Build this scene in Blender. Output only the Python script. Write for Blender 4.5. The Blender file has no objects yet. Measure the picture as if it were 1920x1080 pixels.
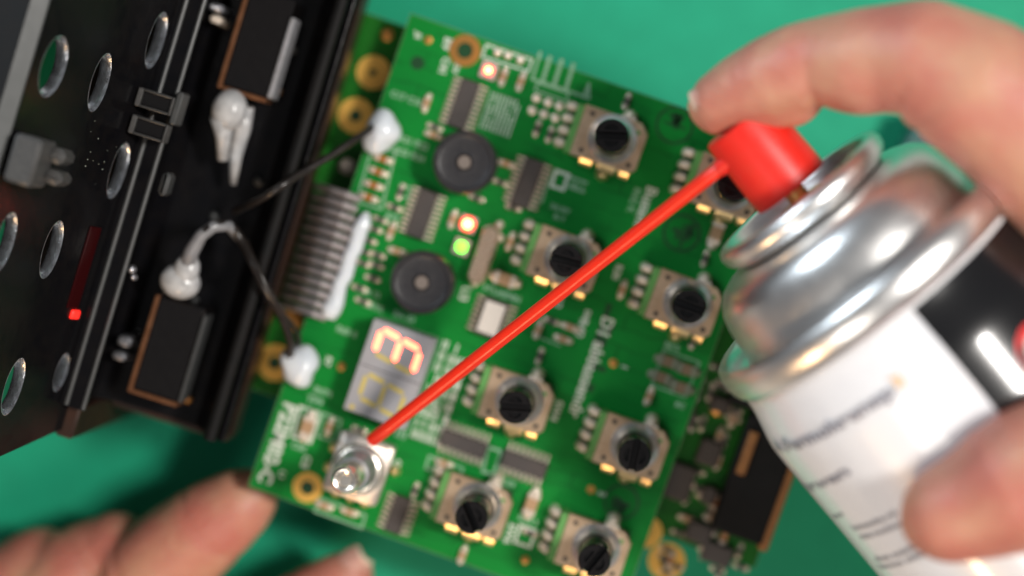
import bpy, bmesh, math, random
from mathutils import Vector, Matrix, Quaternion
random.seed(7)
# one unit = one centimetre
sc = bpy.context.scene
col = sc.collection
R = math.radians
# ------------------------------------------------------------------ camera
CAMZ, FPX = 42.0, 3800.0
cam_data = bpy.data.cameras.new('camera')
cam = bpy.data.objects.new('camera', cam_data)
col.objects.link(cam)
down = Vector(((1200 - 960) / FPX, (540 - 420) / FPX, -1)).normalized()
CR = down.rotation_difference(Vector((0, 0, -1)))
cam.rotation_mode = 'QUATERNION'
cam.rotation_quaternion = CR
cam.location = (0, 0, CAMZ)
cam_data.sensor_width = 36
cam_data.lens = 36 * FPX / 1920
cam_data.clip_start = 0.5
cam_data.clip_end = 600
cam_data.dof.use_dof = True
cam_data.dof.focus_distance = 34.6
cam_data.dof.aperture_fstop = cam_data.lens / 1000 / 1.35
sc.camera = cam
# ------------------------------------------------------------------ world and lamps
world = bpy.data.worlds.new('World')
sc.world = world
world.use_nodes = True
wb = world.node_tree.nodes['Background']
wb.inputs[0].default_value = (0.86, 0.88, 0.92, 1)
wb.inputs[1].default_value = 0.15

def lamp(name, loc, target, sx, sy, power, color, along=None):
    d = bpy.data.lights.new(name, 'AREA')
    d.shape = 'RECTANGLE'; d.size = sx; d.size_y = sy
    d.energy = power; d.color = color
    o = bpy.data.objects.new(name, d)
    col.objects.link(o)
    o.location = loc
    v = Vector(target) - Vector(loc)
    o.rotation_euler = v.to_track_quat('-Z', 'Y').to_euler()
    if along:      # long side of the lamp lies along this direction
        z = -v.normalized(); x = Vector(along); x = (x - z * x.dot(z)).normalized(); y = z.cross(x)
        o.rotation_euler = Matrix((x, y, z)).transposed().to_euler()
    return o
lamp('window_lamp', (-40, 28, 38), (-3, 0, 4), 22, 26, 17000, (0.78, 0.90, 1.0))
lamp('ceiling_lamp', (-8, -52, 74), (0, 0, 4), 36, 22, 15000, (1.0, 0.93, 0.85))
lamp('room_lamp', (47.5, 4.5, 79.5), (3, -1, 6), 16, 8, 66000, (1.0, 0.96, 0.91), (0.61, -0.78, 0.1))
lamp('desk_lamp', (-30, -68, 40), (0, -2, 5), 12, 9, 14000, (1.0, 0.62, 0.32))
sc.view_settings.view_transform = 'Standard'
sc.view_settings.look = 'None'
sc.view_settings.exposure = 0.15
sc.view_settings.gamma = 1.0
# ------------------------------------------------------------------ helpers
def ray(px, py):
    return CR @ Vector(((px - 960) / FPX, -(py - 540) / FPX, -1))
def W(px, py, z):
    d = ray(px, py)
    return Vector((0, 0, CAMZ)) + d * ((z - CAMZ) / d.z)
def RP(px, py, p0, n):
    d = ray(px, py); o = Vector((0, 0, CAMZ))
    return o + d * ((p0 - o).dot(n) / d.dot(n))

class MB:
    def __init__(s):
        s.v = []; s.f = []; s.m = []; s.M = Matrix.Identity(4); s.mi = 0
    def add(s, vs, fs):
        b = len(s.v)
        s.v += [tuple(s.M @ Vector(p)) for p in vs]
        s.f += [tuple(i + b for i in f) for f in fs]
        s.m += [s.mi] * len(fs)
        return s
    def box(s, x0, x1, y0, y1, z0, z1, c=0.0):
        if c <= 0:
            s.add([(x0,y0,z0),(x1,y0,z0),(x1,y1,z0),(x0,y1,z0),(x0,y0,z1),(x1,y0,z1),(x1,y1,z1),(x0,y1,z1)],
                  [(3,2,1,0),(4,5,6,7),(0,1,5,4),(1,2,6,5),(2,3,7,6),(3,0,4,7)])
            return s
        def rect(i, z): return [(x0+i,y0+i,z),(x1-i,y0+i,z),(x1-i,y1-i,z),(x0+i,y1-i,z)]
        return s.loft([s.oct(x0,x1,y0,y1,z0,c), s.oct(x0,x1,y0,y1,z1-c,c), s.oct(x0+c,x1-c,y0+c,y1-c,z1,c*0.6)])
    def oct(s, x0, x1, y0, y1, z, c):
        return [(x0+c,y0,z),(x1-c,y0,z),(x1,y0+c,z),(x1,y1-c,z),(x1-c,y1,z),(x0+c,y1,z),(x0,y1-c,z),(x0,y0+c,z)]
    def loft(s, rings, cap0=True, cap1=True, closed=False):
        n = len(rings[0]); vs = [p for r in rings for p in r]; fs = []
        k = len(rings)
        for i in range(k if closed else k - 1):
            for j in range(n):
                a = i*n+j; b = i*n+(j+1)%n; c = ((i+1)%k)*n+(j+1)%n; d = ((i+1)%k)*n+j
                fs.append((a,b,c,d))
        if not closed:
            if cap0: fs.append(tuple(reversed(range(n))))
            if cap1: fs.append(tuple(range((k-1)*n, k*n)))
        return s.add(vs, fs)
    def prism(s, pts, z0, z1):
        return s.loft([[(x,y,z0) for x,y in pts], [(x,y,z1) for x,y in pts]])
    def lathe(s, prof, n=32, cx=0, cy=0, cap0=False, cap1=False, closed=False):
        rings = [[(cx+r*math.cos(2*math.pi*j/n), cy+r*math.sin(2*math.pi*j/n), z) for j in range(n)] for z, r in prof]
        return s.loft(rings, cap0, cap1, closed)
    def cyl(s, cx, cy, z0, z1, r, n=16, r1=None):
        return s.lathe([(z0, r), (z1, r if r1 is None else r1)], n, cx, cy, True, True)
    def ring(s, cx, cy, z0, z1, ri, ro, n=28):
        return s.lathe([(z0, ri), (z0, ro), (z1, ro), (z1, ri)], n, cx, cy, closed=True)
    def dome(s, cx, cy, z, r, h, n=14, k=5):
        pr = [(z + h*math.sin(a*math.pi/2/k), max(r*math.cos(a*math.pi/2/k), 0.0001*r)) for a in range(k+1)]
        return s.lathe([(z - 0.01, r)] + pr, n, cx, cy, True, True)
    def tube(s, pts, r, n=10, caps=True):
        pts = [Vector(p) for p in pts]; rings = []
        rs = r if isinstance(r, (list, tuple)) else [r] * len(pts)
        up = Vector((0, 0, 1)); prev = None
        for i, p in enumerate(pts):
            t = (pts[min(i+1, len(pts)-1)] - pts[max(i-1, 0)]).normalized()
            if prev is None:
                a = t.cross(up)
                if a.length < 1e-3: a = t.cross(Vector((1, 0, 0)))
            else:
                a = prev - t * prev.dot(t)
            a.normalize(); prev = a; b = t.cross(a)
            rings.append([tuple(p + (a*math.cos(2*math.pi*j/n) + b*math.sin(2*math.pi*j/n)) * rs[i]) for j in range(n)])
        return s.loft(rings, caps, caps)
    def sphere(s, c, r, n=16, k=8, sc_=(1,1,1)):
        rings = [[(c[0]+sc_[0]*r*math.sin(math.pi*(i)/k)*math.cos(2*math.pi*j/n) if 0<i<k else c[0]+1e-4*math.cos(2*math.pi*j/n),
                   c[1]+sc_[1]*r*math.sin(math.pi*(i)/k)*math.sin(2*math.pi*j/n) if 0<i<k else c[1]+1e-4*math.sin(2*math.pi*j/n),
                   c[2]-sc_[2]*r*math.cos(math.pi*i/k)) for j in range(n)] for i in range(k+1)]
        return s.loft(rings, True, True)
    def mesh(s, name, mats, smooth=40):
        me = bpy.data.meshes.new(name)
        me.from_pydata(s.v, [], s.f)
        for m in (mats if isinstance(mats, (list, tuple)) else [mats]): me.materials.append(m)
        if isinstance(mats, (list, tuple)) and len(mats) > 1:
            me.polygons.foreach_set('material_index', s.m)
        bm = bmesh.new(); bm.from_mesh(me)
        bmesh.ops.recalc_face_normals(bm, faces=bm.faces); bm.to_mesh(me); bm.free()
        if smooth:
            me.shade_smooth()
            me.set_sharp_from_angle(angle=R(smooth))
        me.update()
        return me

def link(name, me, parent=None, loc=None, rz=0.0):
    o = bpy.data.objects.new(name, me); col.objects.link(o)
    if parent is not None: o.parent = parent
    if loc is not None: o.location = loc
    if rz: o.rotation_euler = (0, 0, rz)
    return o
def part(name, mb, mats, parent=None, loc=None, rz=0.0, smooth=40):
    return link(name, mb.mesh(name, mats, smooth), parent, loc, rz)
def tag(o, label=None, cat=None, group=None, kind=None):
    if label: o['label'] = label
    if cat: o['category'] = cat
    if group: o['group'] = group
    if kind: o['kind'] = kind
    return o
def empty(name, M):
    o = bpy.data.objects.new(name, None); col.objects.link(o)
    o.empty_display_size = 0.5
    o.matrix_world = M
    return o
def copy_part(o, parent, loc, rz=None):
    c = o.copy(); col.objects.link(c); c.parent = parent; c.location = loc
    if rz is not None: c.rotation_euler = (0, 0, rz)
    for g in o.children:
        d = g.copy(); col.objects.link(d); d.parent = c
    return c

# ------------------------------------------------------------------ materials
def mat(name, color, rough=0.5, metal=0.0, coat=0.0, noise=None, bump=None, emis=None, trans=0.0, spec=0.5, sss=None, alpha=None, coatr=0.1):
    m = bpy.data.materials.new(name); m.use_nodes = True
    nt = m.node_tree; b = nt.nodes['Principled BSDF']
    b.inputs['Base Color'].default_value = (*color, 1)
    b.inputs['Roughness'].default_value = rough
    b.inputs['Metallic'].default_value = metal
    b.inputs['Coat Weight'].default_value = coat
    b.inputs['Coat Roughness'].default_value = coatr
    b.inputs['Specular IOR Level'].default_value = spec
    b.inputs['Transmission Weight'].default_value = trans
    if emis:
        b.inputs['Emission Color'].default_value = (*emis[0], 1)
        b.inputs['Emission Strength'].default_value = emis[1]
    if sss:
        b.inputs['Subsurface Weight'].default_value = sss[0]
        b.inputs['Subsurface Radius'].default_value = sss[1]
        b.inputs['Subsurface Scale'].default_value = sss[2]
    tc = nt.nodes.new('ShaderNodeTexCoord')
    if noise:   # (scale, amount, colour2)
        n = nt.nodes.new('ShaderNodeTexNoise'); n.inputs['Scale'].default_value = noise[0]
        n.inputs['Detail'].default_value = 5
        nt.links.new(tc.outputs['Object'], n.inputs['Vector'])
        r = nt.nodes.new('ShaderNodeMapRange')
        r.inputs[1].default_value = 0.35; r.inputs[2].default_value = 0.65
        r.inputs[4].default_value = noise[1]
        nt.links.new(n.outputs['Fac'], r.inputs[0])
        mx = nt.nodes.new('ShaderNodeMix'); mx.data_type = 'RGBA'
        mx.inputs[6].default_value = (*color, 1); mx.inputs[7].default_value = (*noise[2], 1)
        nt.links.new(r.outputs[0], mx.inputs[0]); nt.links.new(mx.outputs[2], b.inputs['Base Color'])
        rr = nt.nodes.new('ShaderNodeMapRange'); rr.inputs[3].default_value = max(rough - 0.07, 0.02); rr.inputs[4].default_value = rough + 0.07
        nt.links.new(n.outputs['Fac'], rr.inputs[0]); nt.links.new(rr.outputs[0], b.inputs['Roughness'])
    if bump:    # (scale, strength, distance)
        n2 = nt.nodes.new('ShaderNodeTexNoise'); n2.inputs['Scale'].default_value = bump[0]; n2.inputs['Detail'].default_value = 4
        nt.links.new(tc.outputs['Object'], n2.inputs['Vector'])
        bp = nt.nodes.new('ShaderNodeBump'); bp.inputs['Strength'].default_value = bump[1]; bp.inputs['Distance'].default_value = bump[2]
        nt.links.new(n2.outputs['Fac'], bp.inputs['Height']); nt.links.new(bp.outputs['Normal'], b.inputs['Normal'])
    return m

M = {}
M['mat'] = mat('green_cutting_mat', (0.009, 0.36, 0.19), 0.6, noise=(1.2, 0.6, (0.009, 0.31, 0.165)), bump=(30, 0.1, 0.02), spec=0.3)
M['silk'] = mat('white_print', (0.66, 0.70, 0.62), 0.6, noise=(14, 0.7, (0.48, 0.56, 0.46)))
M['silkdim'] = mat('thin_white_print', (0.30, 0.46, 0.32), 0.6, noise=(20, 0.9, (0.12, 0.34, 0.16)))
M['ink'] = mat('dark_ink', (0.004, 0.05, 0.012), 0.4)
M['fr4'] = mat('board_edge', (0.16, 0.24, 0.12), 0.6, noise=(12, 0.6, (0.10, 0.2, 0.1)))
M['copper'] = mat('bare_copper', (0.62, 0.30, 0.08), 0.35, 0.75, noise=(12, 0.5, (0.5, 0.22, 0.05)))
M['gold'] = mat('gold_plating', (0.80, 0.47, 0.10), 0.4, 0.55, noise=(10, 0.4, (0.7, 0.4, 0.08)))
M['tin'] = mat('solder', (0.92, 0.80, 0.67), 0.16, 0.35, noise=(15, 0.5, (0.70, 0.56, 0.44)))
M['steel'] = mat('nickel_plate', (0.72, 0.53, 0.36), 0.36, 0.8, noise=(4, 0.9, (0.52, 0.36, 0.23)), bump=(25, 0.15, 0.01))
M['bush'] = mat('zinc_bushing', (0.60, 0.61, 0.65), 0.30, 0.9, noise=(9, 0.6, (0.48, 0.49, 0.53)), bump=(30, 0.1, 0.01))
M['gtab'] = mat('bent_tab', (0.95, 0.70, 0.34), 0.30, 0.8)
M['phen'] = mat('green_wafer', (0.10, 0.30, 0.07), 0.5, noise=(10, 0.6, (0.07, 0.22, 0.05)))
M['black'] = mat('black_plastic', (0.012, 0.012, 0.013), 0.35, noise=(8, 0.5, (0.02, 0.018, 0.017)), bump=(40, 0.1, 0.01))
M['blackgloss'] = mat('black_gloss_plastic', (0.006, 0.005, 0.005), 0.20, noise=(6, 0.4, (0.008, 0.007, 0.007)), bump=(5, 0.08, 0.03))
M['housing'] = mat('black_housing', (0.004, 0.004, 0.005), 0.2, noise=(4, 0.6, (0.007, 0.006, 0.006)), bump=(3, 0.10, 0.05), spec=0.22)
M['band'] = mat('grey_satin_edge', (0.045, 0.048, 0.048), 0.42, noise=(4, 0.6, (0.06, 0.06, 0.06)))
M['flange'] = mat('flange_lit_grey', (0.050, 0.054, 0.053), 0.45, noise=(4, 0.6, (0.04, 0.044, 0.043)))  # light caught by the flange is put into a grey paler than the housing
M['dull'] = mat('dull_black_sheet', (0.006, 0.006, 0.006), 0.6, noise=(4, 0.6, (0.010, 0.009, 0.009)), spec=0.15)
M['brown'] = mat('brown_reflection_tint', (0.035, 0.014, 0.007), 0.4, noise=(2, 0.8, (0.012, 0.007, 0.005)))  # warm reflection along the housing edges, painted as brown
M['icbody'] = mat('chip_epoxy', (0.050, 0.040, 0.036), 0.5, noise=(12, 0.7, (0.07, 0.055, 0.048)), bump=(60, 0.2, 0.01))
M['buzz'] = mat('buzzer_plastic', (0.022, 0.021, 0.024), 0.36, noise=(9, 0.6, (0.030, 0.028, 0.028)), bump=(45, 0.15, 0.01))
M['buzzhole'] = mat('buzzer_disc', (0.16, 0.13, 0.11), 0.5)
M['label'] = mat('paper_label', (0.62, 0.56, 0.50), 0.6, noise=(12, 0.5, (0.52, 0.48, 0.42)))
M['rim'] = mat('polished_slot_rim', (0.62, 0.66, 0.72), 0.25, 0.9, noise=(6, 0.7, (0.2, 0.2, 0.21)), bump=(10, 0.3, 0.05))
M['display'] = mat('grey_display_face', (0.33, 0.32, 0.33), 0.45, noise=(6, 0.4, (0.29, 0.285, 0.30)))
M['segoff'] = mat('unlit_segment', (0.55, 0.43, 0.10), 0.5)
M['segon'] = mat('lit_segment', (0.9, 0.2, 0.1), 0.5, emis=((1.0, 0.085, 0.04), 9.5))
M['redled'] = mat('red_lamp', (0.9, 0.15, 0.08), 0.4, emis=((1.0, 0.06, 0.035), 2.6))
M['reddim'] = mat('red_indicator', (0.8, 0.03, 0.02), 0.4, emis=((1.0, 0.015, 0.01), 1.2))
M['redcore'] = mat('red_lamp_core', (0.9, 0.5, 0.3), 0.4, emis=((1.0, 0.36, 0.11), 9))
M['greenled'] = mat('green_lamp', (0.3, 0.9, 0.1), 0.4, emis=((0.12, 1.0, 0.02), 4))
M['ledbody'] = mat('milky_lamp_case', (0.55, 0.42, 0.38), 0.4)
M['glue'] = mat('milky_hot_glue', (0.72, 0.76, 0.80), 0.16, noise=(5, 0.4, (0.60, 0.65, 0.70)), bump=(4, 0.25, 0.06), sss=(0.4, (0.5, 0.5, 0.6), 0.3), coat=0.4)
M['wire'] = mat('black_wire', (0.015, 0.012, 0.011), 0.3, noise=(5, 0.5, (0.03, 0.024, 0.02)))
M['greywire'] = mat('grey_wire', (0.30, 0.275, 0.275), 0.32, noise=(6, 0.6, (0.22, 0.19, 0.19)))
M['capbody'] = mat('tan_ceramic', (0.42, 0.26, 0.14), 0.45, noise=(15, 0.5, (0.34, 0.2, 0.1)))
M['brownbody'] = mat('brown_ceramic', (0.34, 0.13, 0.03), 0.45)
M['resbody'] = mat('dark_resistor', (0.05, 0.045, 0.04), 0.4)
M['crystal'] = mat('crystal_can', (0.56, 0.42, 0.31), 0.28, 0.5, noise=(8, 0.5, (0.42, 0.28, 0.19)))
M['red'] = mat('red_plastic', (0.74, 0.016, 0.008), 0.40, noise=(5, 0.6, (0.66, 0.022, 0.011)), bump=(22, 0.08, 0.02), sss=(0.12, (0.8, 0.2, 0.1), 0.2))
M['straw'] = mat('red_straw', (0.80, 0.026, 0.007), 0.30, noise=(7, 0.4, (0.70, 0.024, 0.008)), bump=(14, 0.12, 0.01), sss=(0.15, (0.8, 0.2, 0.1), 0.15))
M['can'] = mat('bare_tinplate', (0.86, 0.85, 0.84), 0.33, 1.0, noise=(4, 0.5, (0.78, 0.77, 0.75)), bump=(8, 0.03, 0.05))
M['canwhite'] = mat('white_lacquer', (0.80, 0.80, 0.82), 0.28, 0.0, coat=0.7, noise=(3, 0.4, (0.70, 0.70, 0.73)), coatr=0.07)
M['canblack'] = mat('black_lacquer', (0.006, 0.006, 0.007), 0.25, 0.0, coat=1.0, coatr=0.14, spec=0.2)
M['canred'] = mat('red_print', (0.6, 0.02, 0.02), 0.3)
M['print'] = mat('grey_print', (0.27, 0.27, 0.31), 0.4)
M['seam'] = mat('label_seam', (0.60, 0.62, 0.63), 0.4)
M['printdim'] = mat('pale_grey_print', (0.33, 0.33, 0.36), 0.4)
M['printor'] = mat('orange_print', (0.9, 0.55, 0.25), 0.4)
M['brass'] = mat('brass_valve', (0.55, 0.36, 0.12), 0.3, 0.9)
M['nail'] = mat('finger_nail', (0.56, 0.30, 0.24), 0.38, sss=(0.25, (1, .4, .25), 0.2))
M['nailtip'] = mat('nail_free_edge', (0.66, 0.50, 0.38), 0.4)
M['teal'] = mat('teal_plastic', (0.02, 0.10, 0.09), 0.35)
M['greylabel'] = mat('grey_woven_label', (0.22, 0.19, 0.21), 0.7, noise=(9, 1.0, (0.10, 0.085, 0.10)))

def pcb_mat(name, c1, c2, cd):
    m = bpy.data.materials.new(name); m.use_nodes = True; nt = m.node_tree; b = nt.nodes['Principled BSDF']
    b.inputs['Roughness'].default_value = 0.42; b.inputs['Specular IOR Level'].default_value = 0.2
    tc = nt.nodes.new('ShaderNodeTexCoord')
    br = nt.nodes.new('ShaderNodeTexBrick'); br.inputs['Scale'].default_value = 1.0
    br.inputs['Color1'].default_value = (*c1, 1); br.inputs['Color2'].default_value = (*c2, 1); br.inputs['Mortar'].default_value = (*cd, 1)
    br.inputs['Mortar Size'].default_value = 0.02; br.inputs['Brick Width'].default_value = 1.7; br.inputs['Row Height'].default_value = 0.33
    ns = nt.nodes.new('ShaderNodeTexNoise'); ns.inputs['Scale'].default_value = 0.8; ns.inputs['Detail'].default_value = 3
    nt.links.new(tc.outputs['Object'], ns.inputs['Vector'])
    va = nt.nodes.new('ShaderNodeVectorMath'); va.operation = 'MULTIPLY_ADD'
    va.inputs[1].default_value = (0.5, 0.5, 0.5); nt.links.new(ns.outputs['Color'], va.inputs[0]); nt.links.new(tc.outputs['Object'], va.inputs[2])
    nt.links.new(va.outputs[0], br.inputs['Vector'])
    n = nt.nodes.new('ShaderNodeTexNoise'); n.inputs['Scale'].default_value = 1.3; n.inputs['Detail'].default_value = 3
    nt.links.new(tc.outputs['Object'], n.inputs['Vector'])
    mr = nt.nodes.new('ShaderNodeMapRange'); mr.inputs[1].default_value = 0.4; mr.inputs[2].default_value = 0.6
    nt.links.new(n.outputs['Fac'], mr.inputs[0])
    mx = nt.nodes.new('ShaderNodeMix'); mx.data_type = 'RGBA'
    nt.links.new(mr.outputs[0], mx.inputs[0]); nt.links.new(br.outputs['Color'], mx.inputs[6]); mx.inputs[7].default_value = (*c1, 1)
    nt.links.new(mx.outputs[2], b.inputs['Base Color'])
    return m
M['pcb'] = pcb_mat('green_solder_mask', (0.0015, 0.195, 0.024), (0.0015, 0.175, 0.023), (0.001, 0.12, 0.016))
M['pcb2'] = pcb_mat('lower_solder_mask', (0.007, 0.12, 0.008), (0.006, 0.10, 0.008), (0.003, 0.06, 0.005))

def skin_mat():
    m = bpy.data.materials.new('skin'); m.use_nodes = True; nt = m.node_tree; b = nt.nodes['Principled BSDF']
    b.inputs['Roughness'].default_value = 0.48
    b.inputs['Subsurface Weight'].default_value = 0.35
    b.inputs['Subsurface Radius'].default_value = (1.0, 0.35, 0.2)
    b.inputs['Subsurface Scale'].default_value = 0.35
    tc = nt.nodes.new('ShaderNodeTexCoord')
    n = nt.nodes.new('ShaderNodeTexNoise'); n.inputs['Scale'].default_value = 0.9; n.inputs['Detail'].default_value = 7
    nt.links.new(tc.outputs['Object'], n.inputs['Vector'])
    cr = nt.nodes.new('ShaderNodeValToRGB'); e = cr.color_ramp.elements
    e[0].position = 0.36; e[0].color = (0.50, 0.170, 0.125, 1)
    e[1].position = 0.62; e[1].color = (0.55, 0.28, 0.18, 1)
    k = cr.color_ramp.elements.new(0.5); k.color = (0.53, 0.225, 0.155, 1)
    nt.links.new(n.outputs['Fac'], cr.inputs['Fac']); nt.links.new(cr.outputs['Color'], b.inputs['Base Color'])
    w = nt.nodes.new('ShaderNodeTexNoise'); w.inputs['Scale'].default_value = 7; w.inputs['Detail'].default_value = 6
    nt.links.new(tc.outputs['Object'], w.inputs['Vector'])
    bp = nt.nodes.new('ShaderNodeBump'); bp.inputs['Strength'].default_value = 0.35; bp.inputs['Distance'].default_value = 0.06
    nt.links.new(w.outputs['Fac'], bp.inputs['Height']); nt.links.new(bp.outputs['Normal'], b.inputs['Normal'])
    return m
M['skin'] = skin_mat()

# ------------------------------------------------------------------ setting: the green mat
mb = MB(); mb.box(-60, 60, -45, 45, -2.5, -0.3)
M['table'] = mat('pale_desk_top', (0.42, 0.40, 0.37), 0.5, noise=(0.6, 0.5, (0.36, 0.34, 0.32)))
tag(part('tabletop', mb, M['table']), kind='structure')
mb = MB(); mb.box(-18, 14, -13, 11, -0.296, 0.0)
tag(part('green_mat', mb, M['mat']), kind='structure')

# ------------------------------------------------------------------ main circuit board
ZB = 4.0
p0 = W(770, 25, ZB); p1 = W(465, 912, ZB)
dn = (p1 - p0).normalized(); ang = math.atan2(-dn.x * -1, -dn.y) if False else math.atan2(dn.x, -dn.y)
BM = Matrix.Translation(p0) @ Matrix.Rotation(ang, 4, 'Z')
BI = BM.inverted()
def B(px, py, h=0.0):
    return BI @ W(px, py, ZB + h)
BL = -(p1 - p0).length
BWID = B(1345, 640).x
board = tag(empty('circuit_board', BM), 'green populated circuit board lit by a red digit, under the straw', 'circuit board')
TH = 0.16
mb = MB()
mb.mi = 1; mb.box(0, BWID, BL, 0, -TH, -0.004)
mb.mi = 0; mb.box(0.012, BWID - 0.012, BL + 0.012, -0.012, -0.0035, 0.0)
part('substrate', mb, [M['pcb'], M['fr4']], board)

M['dullbody'] = mat('dull_brown_ceramic', (0.20, 0.13, 0.07), 0.5, noise=(12, 0.6, (0.14, 0.10, 0.06)))
M['dullend'] = mat('dull_solder', (0.20, 0.22, 0.15), 0.5, 0.2)  # greyer, duller ends for the dull capacitors
# shared small parts
def smd_mesh(name, L, Wd, H, body, end='tin'):
    m = MB(); t = L * 0.24
    m.mi = 0; m.box(-L/2 + t, L/2 - t, -Wd/2 + 0.008, Wd/2 - 0.008, 0, H, 0.01)
    m.mi = 1; m.box(-L/2, -L/2 + t, -Wd/2, Wd/2, 0, H + 0.006, 0.02); m.box(L/2 - t, L/2, -Wd/2, Wd/2, 0, H + 0.006, 0.02)
    m.dome(-L/2 - 0.02, 0, 0, Wd*0.42, H*0.5, 8, 3); m.dome(L/2 + 0.02, 0, 0, Wd*0.42, H*0.5, 8, 3)
    return m.mesh(name, [body, M[end]])
SM = {
 'C': ('chip_capacitor', smd_mesh('chip_capacitor', 0.24, 0.14, 0.10, M['capbody'])),
 'N': ('chip_capacitor', smd_mesh('chip_capacitor', 0.27, 0.14, 0.10, M['brownbody'])),
 'R': ('chip_resistor', smd_mesh('chip_resistor', 0.20, 0.12, 0.06, M['resbody'])),
 'D': ('chip_capacitor', smd_mesh('dull_capacitor', 0.34, 0.22, 0.10, M['dullbody'], 'dullend')),
 'T': ('tantalum_capacitor', smd_mesh('tantalum_capacitor', 0.42, 0.24, 0.18, M['capbody'])),
}
smd = [ # kind, px, py, quarter turns
 ('C',944,144,1),('C',977,153,1),('C',800,193,1),('R',815,238,0),('C',813,253,0),('N',718,298,0),('N',709,322,0),
 ('N',700,347,0),('N',691,370,0),('R',751,360,1),('R',739,389,0),('C',734,433,1),('R',691,451,0),('R',684,473,0),('R',680,494,0),
 ('R',707,478,0),('R',704,497,0),('R',698,522,0),('R',673,540,0),('R',680,565,0),('C',744,471,0),('R',712,412,0),('R',702,430,0),
 ('C',949,307,0),('R',938,342,0),('R',893,371,0),('C',849,411,1),('R',962,389,0),('C',957,453,1),('T',947,524,0),
 ('R',1007,241,1),('R',1031,252,1),('C',1167,543,1),('C',1009,618,1),('R',1034,602,0),('C',1069,614,0),('C',1056,636,0),
 ('R',1012,668,1),('T',997,944,1),('R',994,1000,0),('C',867,1041,1),('R',778,920,1),('T',577,800,1),('C',618,800,1),
 ('C',608,948,0),('C',655,960,0),('R',674,806,0),('D',1253,678,0),('D',1288,693,0),('D',1240,708,0),('D',1277,727,0),
 ('C',1217,743,1),('T',1343,437,1),('R',1322,485,1),('R',1175,190,1),('C',832,868,0),('R',1300,640,1)]
for k, x, y, q in smd:
    nm, me = SM[k]; p = B(x, y, 0.05); p.z = 0.004
    link(nm, me, board, p, q * math.pi/2 + random.uniform(-.04, .04))
# vias and solder points
def dots(name, pts, r, h, m, n=14):
    mm = MB(); mm.dome(0, 0, 0.0, r, h, n, 4); me = mm.mesh(name, m)
    for x, y in pts:
        p = B(x, y); p.z = 0.002; link(name, me, board, p)
dots('solder_point', [(933,98),(953,104),(976,113)], 0.085, 0.09, M['tin'])
dots('solder_point', [(1006,184),(1028,192),(1049,199),(998,207),(1020,214),(1041,221)], 0.085, 0.03, M['tin'])
dots('copper_pad', [(803,75),(640,687),(1150,681),(1108,918),(985,1050)], 0.08, 0.015, M['copper'])
def ringpart(x, y, ri, ro, m, parent, zz=0.0, inv=None, zw=ZB):
    p = (inv or BI) @ W(x, y, zw)
    q = MB(); q.mi = 0; q.ring(0, 0, 0.0, 0.02, ri, ro, 32); q.ring(0, 0, 0.0, 0.045, ri, ri + (ro-ri)*0.35, 32)
    q.mi = 1; q.cyl(0, 0, 0.0, 0.006, ri + 0.005, 24)
    return part('mounting_hole', q, [m, M['ink']], parent, (p.x, p.y, zz + 0.002))
ringpart(872, 95, 0.15, 0.30, M['copper'], board)
ringpart(577, 914, 0.13, 0.29, M['gold'], board)
p = B(783, 118); q = MB(); q.cyl(0, 0, 0, 0.004, 0.13, 20); part('tooling_hole', q, M['ink'], board, (p.x, p.y, 0.002))
# dark stamps
def stamp(x, y, r):
    p = B(x, y); q = MB(); q.ring(0, 0, 0, 0.003, r * 0.86, r, 36)
    for i in range(5):
        a = random.uniform(-r*.45, r*.45); b = random.uniform(-r*.5, r*.5)
        q.box(a - 0.03, a + 0.03, b - 0.1, b + 0.1, 0, 0.003); q.box(a - 0.10, a + 0.08, b + 0.05, b + 0.1, 0, 0.0025)
    q.box(-r*.6, r*.6, -0.02, 0.02, 0, 0.0028)
    part('ink_stamp', q, M['ink'], board, (p.x, p.y, 0.002))
stamp(1265, 235, 0.36); stamp(1278, 437, 0.36); stamp(1165, 941, 0.34)
for x, y, a, b in [(1133,600,.05,.32),(1125,640,.12,.1),(1115,668,.04,.12),(1122,690,.14,.05),(1108,728,.05,.08),(1143,618,.06,.1)]:
    p = B(x, y); q = MB(); q.box(-a, a, -b, b, 0, 0.003); part('ink_mark', q, M['ink'], board, (p.x, p.y, 0.002))

# silkscreen
def text_mesh(s, size, m, name='printed_text', ext=0.0012, bold=0.0):
    cu = bpy.data.curves.new('t', 'FONT'); cu.body = s; cu.size = size; cu.extrude = ext; cu.offset = bold
    cu.align_x = 'CENTER'; cu.align_y = 'CENTER'; cu.resolution_u = 2
    o = bpy.data.objects.new('t', cu); col.objects.link(o)
    dg = bpy.context.evaluated_depsgraph_get()
    me = bpy.data.meshes.new_from_object(o.evaluated_get(dg)); me.name = name
    me.materials.clear(); me.materials.append(m)
    bpy.data.objects.remove(o); bpy.data.curves.remove(cu)
    return me
def btext(s, x, y, size, rz, m='silk', bold=0.0):
    p = B(x, y); p.z = 0.0045
    return link('printed_text', text_mesh(s, size, M[m], bold=bold), board, p, rz)
DWN = -math.pi/2
btext('P22M02-C', 519, 831, 0.37, DWN, bold=0.016)
btext('D1 abbassendr', 1108, 688, 0.33, DWN, bold=0.008)
btext('Busam', 1210, 388, 0.30, DWN, 'silk', 0.006)
btext('RV2 K', 1188, 375, 0.18, DWN, 'silkdim', 0.006)
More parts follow.
